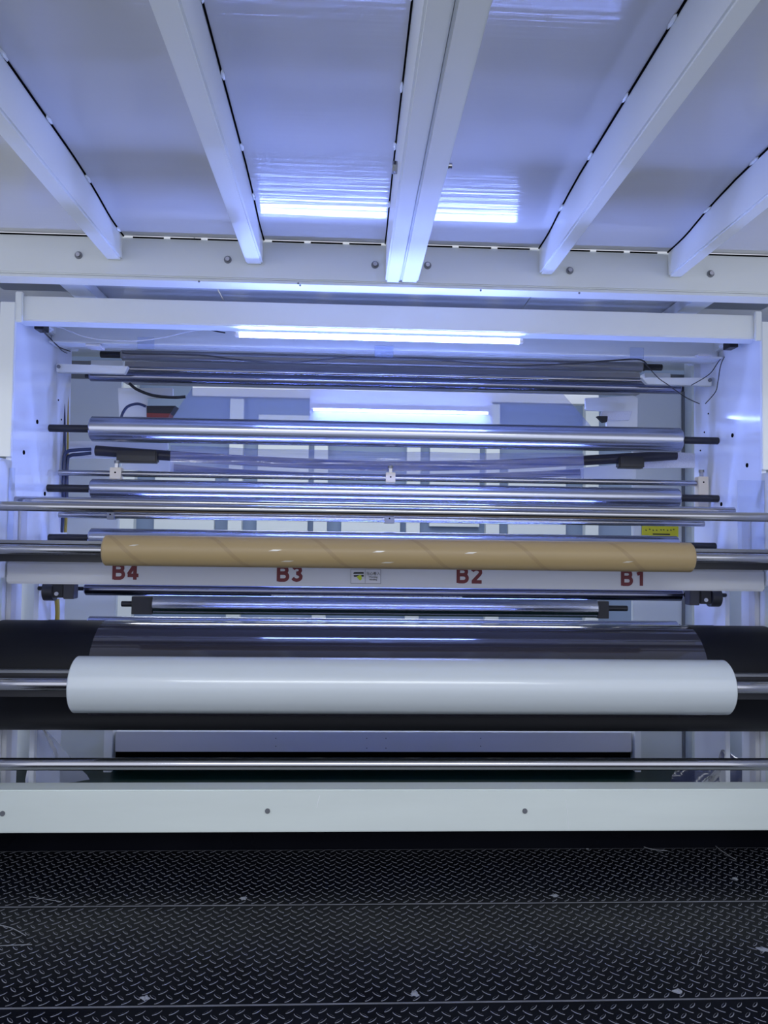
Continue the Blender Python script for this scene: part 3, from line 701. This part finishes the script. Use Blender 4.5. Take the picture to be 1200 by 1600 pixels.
thread('plastic_thread', [(0, 1448), (20, 1453), (40, 1464)], .0012, DU, 'pale thread scrap lying at the left edge of the tread plate, upper one', 'scrap')
thread('plastic_thread', [(0, 1480), (25, 1479), (50, 1478)], .0010, DU, 'pale thread scrap lying at the left edge of the tread plate, lower one', 'scrap')
thread('plastic_thread', [(1116, 1322), (1130, 1333), (1150, 1345)], .0014, DU, 'curved pale thread scrap near the rail at the right', 'scrap')
thread('plastic_thread', [(1006, 1325), (1020, 1329), (1042, 1331)], .0012, DU, 'small pale curl of thread left of the curved scrap under the rail', 'scrap')
thread('plastic_thread', [(1096, 1493), (1092, 1502), (1090, 1510)], .0010, DU, 'short upright pale thread scrap on the lower right tread plate', 'scrap')
thread('plastic_thread', [(826, 1481), (831, 1483), (836, 1487)], .0010, DU, 'tiny pale thread scrap on the middle tread plate right of centre', 'scrap')
thread('plastic_thread', [(45, 1403), (65, 1406), (96, 1411)], .0009, DU, 'thin pale thread scrap on the left part of the farthest seam', 'scrap')
blob('dust_fleck', 1149, 1373, .011, DU, 'white scrap fleck on the far right tread plate', 'scrap')
blob('dust_fleck', 918, 1327, .007, DU, 'tiny white scrap fleck just under the rail, right of centre', 'scrap')
blob('dust_fleck', 1192, 1484, .018, DU, 'pale dust tuft at the right picture edge', 'scrap')
# ---------------------------------------------------------------- cables and hoses
def cab(name, pts, r, m, label, cat='cable', Y=3.3):
    return tube(name, [at(p[0], p[1], p[2] if len(p) > 2 else Y) for p in pts], r, m, None, label, cat)
cab('white_cable', [(55, 504, 3.06), (95, 512), (140, 528), (200, 533), (250, 528), (300, 517), (330, 515)], .0022, WW, 'thin white cable sagging from the left corner to the lamp', Y=3.2)
cab('lamp_cable', [(326, 514.5), (340, 518), (352, 520)], .003, BL, 'short black joint of cable beside the left lamp end', Y=3.2)
cab('black_cable', [(67, 516, 3.1), (78, 528), (92, 542), (110, 549)], .0022, BL, 'black cable in the upper left corner, upper strand', Y=3.28)
cab('black_cable', [(67, 518, 3.1), (80, 531), (90, 540), (97, 548), (105, 552)], .0018, BL, 'black cable in the upper left corner, lower strand', Y=3.26)
cab('black_cable', [(192, 550), (205, 553), (310, 555), (380, 563), (450, 567), (530, 560), (600, 559), (680, 562), (780, 571), (880, 569), (960, 563), (1000, 562), (1012, 572)], .0035, BL, 'long black cable drooping under the lamp beam', Y=3.31)
cab('black_cable', [(1012, 572), (1028, 590), (1045, 602), (1070, 620), (1093, 631)], .002, BL, 'black cable trailing over the right flat bracket', Y=3.30)
cab('black_cable', [(1140, 541), (1122, 566), (1108, 585), (1080, 602)], .002, BL, 'black cable from the upper right corner to the flat bracket', Y=3.30)
cab('black_cable', [(1141, 542), (1127, 568), (1122, 595), (1118, 612), (1102, 631)], .002, BL, 'black cable hanging longest from the upper right corner', Y=3.27)
for px, py in ((62, 510), (1142, 538)):
    p = at(px, py, 3.1); o = box('connector_box', p.x-.014, p.x+.022, 3.08, 3.14, p.z-.016, p.z+.014, BL); tag(o, 'small black connector box in the upper %s corner' % ('left' if px < 500 else 'right'), 'box')
cab('black_hose', [(202, 599), (215, 609), (240, 618), (270, 621), (290, 620)], .008, BL, 'thick black hose sagging above the red box', Y=3.9)
cab('blue_hose', [(189, 655), (192, 645), (200, 635), (215, 631), (228, 635)], .007, BH, 'dark blue hose arching into the red box', Y=3.88)
cab('blue_hose', [(99, 780), (100, 720), (105, 706), (120, 703), (142, 702)], .008, BH, 'dark blue hose bending to the bowed roller, upper one', Y=3.465)
cab('blue_hose', [(104, 780), (105, 722), (110, 712), (124, 710), (142, 708)], .008, BH, 'dark blue hose bending to the bowed roller, lower one', Y=3.49)
cab('blue_hose', [(96, 584), (99, 640), (100, 690), (99, 780), (96, 832)], .0085, BH, 'dark blue hose running down the left side frame', Y=3.50)
cab('yellow_tube', [(103, 584), (105, 640), (105, 700), (104, 780), (102, 832)], .0075, YH, 'dull yellow tube running down beside the left blue hoses', Y=3.54)
cab('yellow_tube', [(89, 936), (90, 955), (89, 975)], .010, YH, 'dull yellow tube stub behind the left end of the drum', Y=3.4)
for px, py, wd_, lb_ in ((228, 538, .07, 'left of the lamp'), (995, 554, .06, 'right of the lamp'), (600, 551, .08, 'below the middle of the lamp')):
    p = at(px, py, 3.262); o = box('tape_wrap', p.x-wd_/2, p.x+wd_/2, 3.258, 3.264, p.z-.02, p.z+.03, AC, bev=.001); tag(o, 'clear tape holding the cable to the lamp beam, '+lb_, 'tape')
for pts, w_ in (([(500, 1243), (497, 1252), (495, 1262)], .0012), ([(884, 1250), (887, 1275), (889, 1296)], .0010)):
    t_ = tube('scratch', [at(a, b, Yr-.0001) for a, b in pts], w_, W, fr, seg=4)
# ---------------------------------------------------------------- guards at both sides, hanging plastic
for (a, b, lab_) in ((( -40, 748), (24, 728), 'left'), ((1152, 748), (1240, 745), 'right')):
    p, q = at(*a, 2.93), at(*b, 2.93)
    o = box('clear_guard', min(p.x, q.x), max(p.x, q.x), 2.925, 2.93, CZ-.02, Z_(600, 741, 2.93), AC, bev=.001); tag(o, 'clear guard sheet at the %s side above the steel rod' % lab_, 'guard')
def crumple(name, pts, Y, m, label, amp=.03, n=14):
    P = [at(a, b, Y) for a, b in pts]; bm = bmesh.new(); c = sum(P, Vector())/4; g = []
    rnd = [[random.random()-.5 for _ in range(n+1)] for _ in range(n+1)]
    for j in range(n+1):
        row = []
        for i in range(n+1):
            u, v = i/n, j/n; p = P[0]*(1-u)*(1-v)+P[1]*u*(1-v)+P[2]*u*v+P[3]*(1-u)*v
            row.append(bm.verts.new(p-c+Vector((rnd[i][j]*.004, amp*(math.sin(u*11+v*3)+.25*rnd[j][i]), rnd[i][j]*.004))))
        g.append(row)
    for j in range(n):
        for i in range(n): bm.faces.new((g[j][i], g[j][i+1], g[j+1][i+1], g[j+1][i]))
    o = link(name, bm, m, None, c, True); return tag(o, label, 'plastic sheet')
crumple('plastic_sheet', [(50, 1132), (66, 1132), (140, 1218), (38, 1232)], 3.3, PB, 'translucent plastic sheet hanging beside the left side frame near the floor', .004)
crumple('plastic_sheet', [(1058, 1202), (1180, 1200), (1188, 1232), (1050, 1232)], 3.3, PD, 'crumpled dark plastic sheet on the floor at the right', .03)
crumple('plastic_sheet', [(1127, 1172), (1130, 1172), (1160, 1188), (1122, 1188)], 3.28, PD, 'small dark plastic corner sticking up above the right rod', .005, 6)
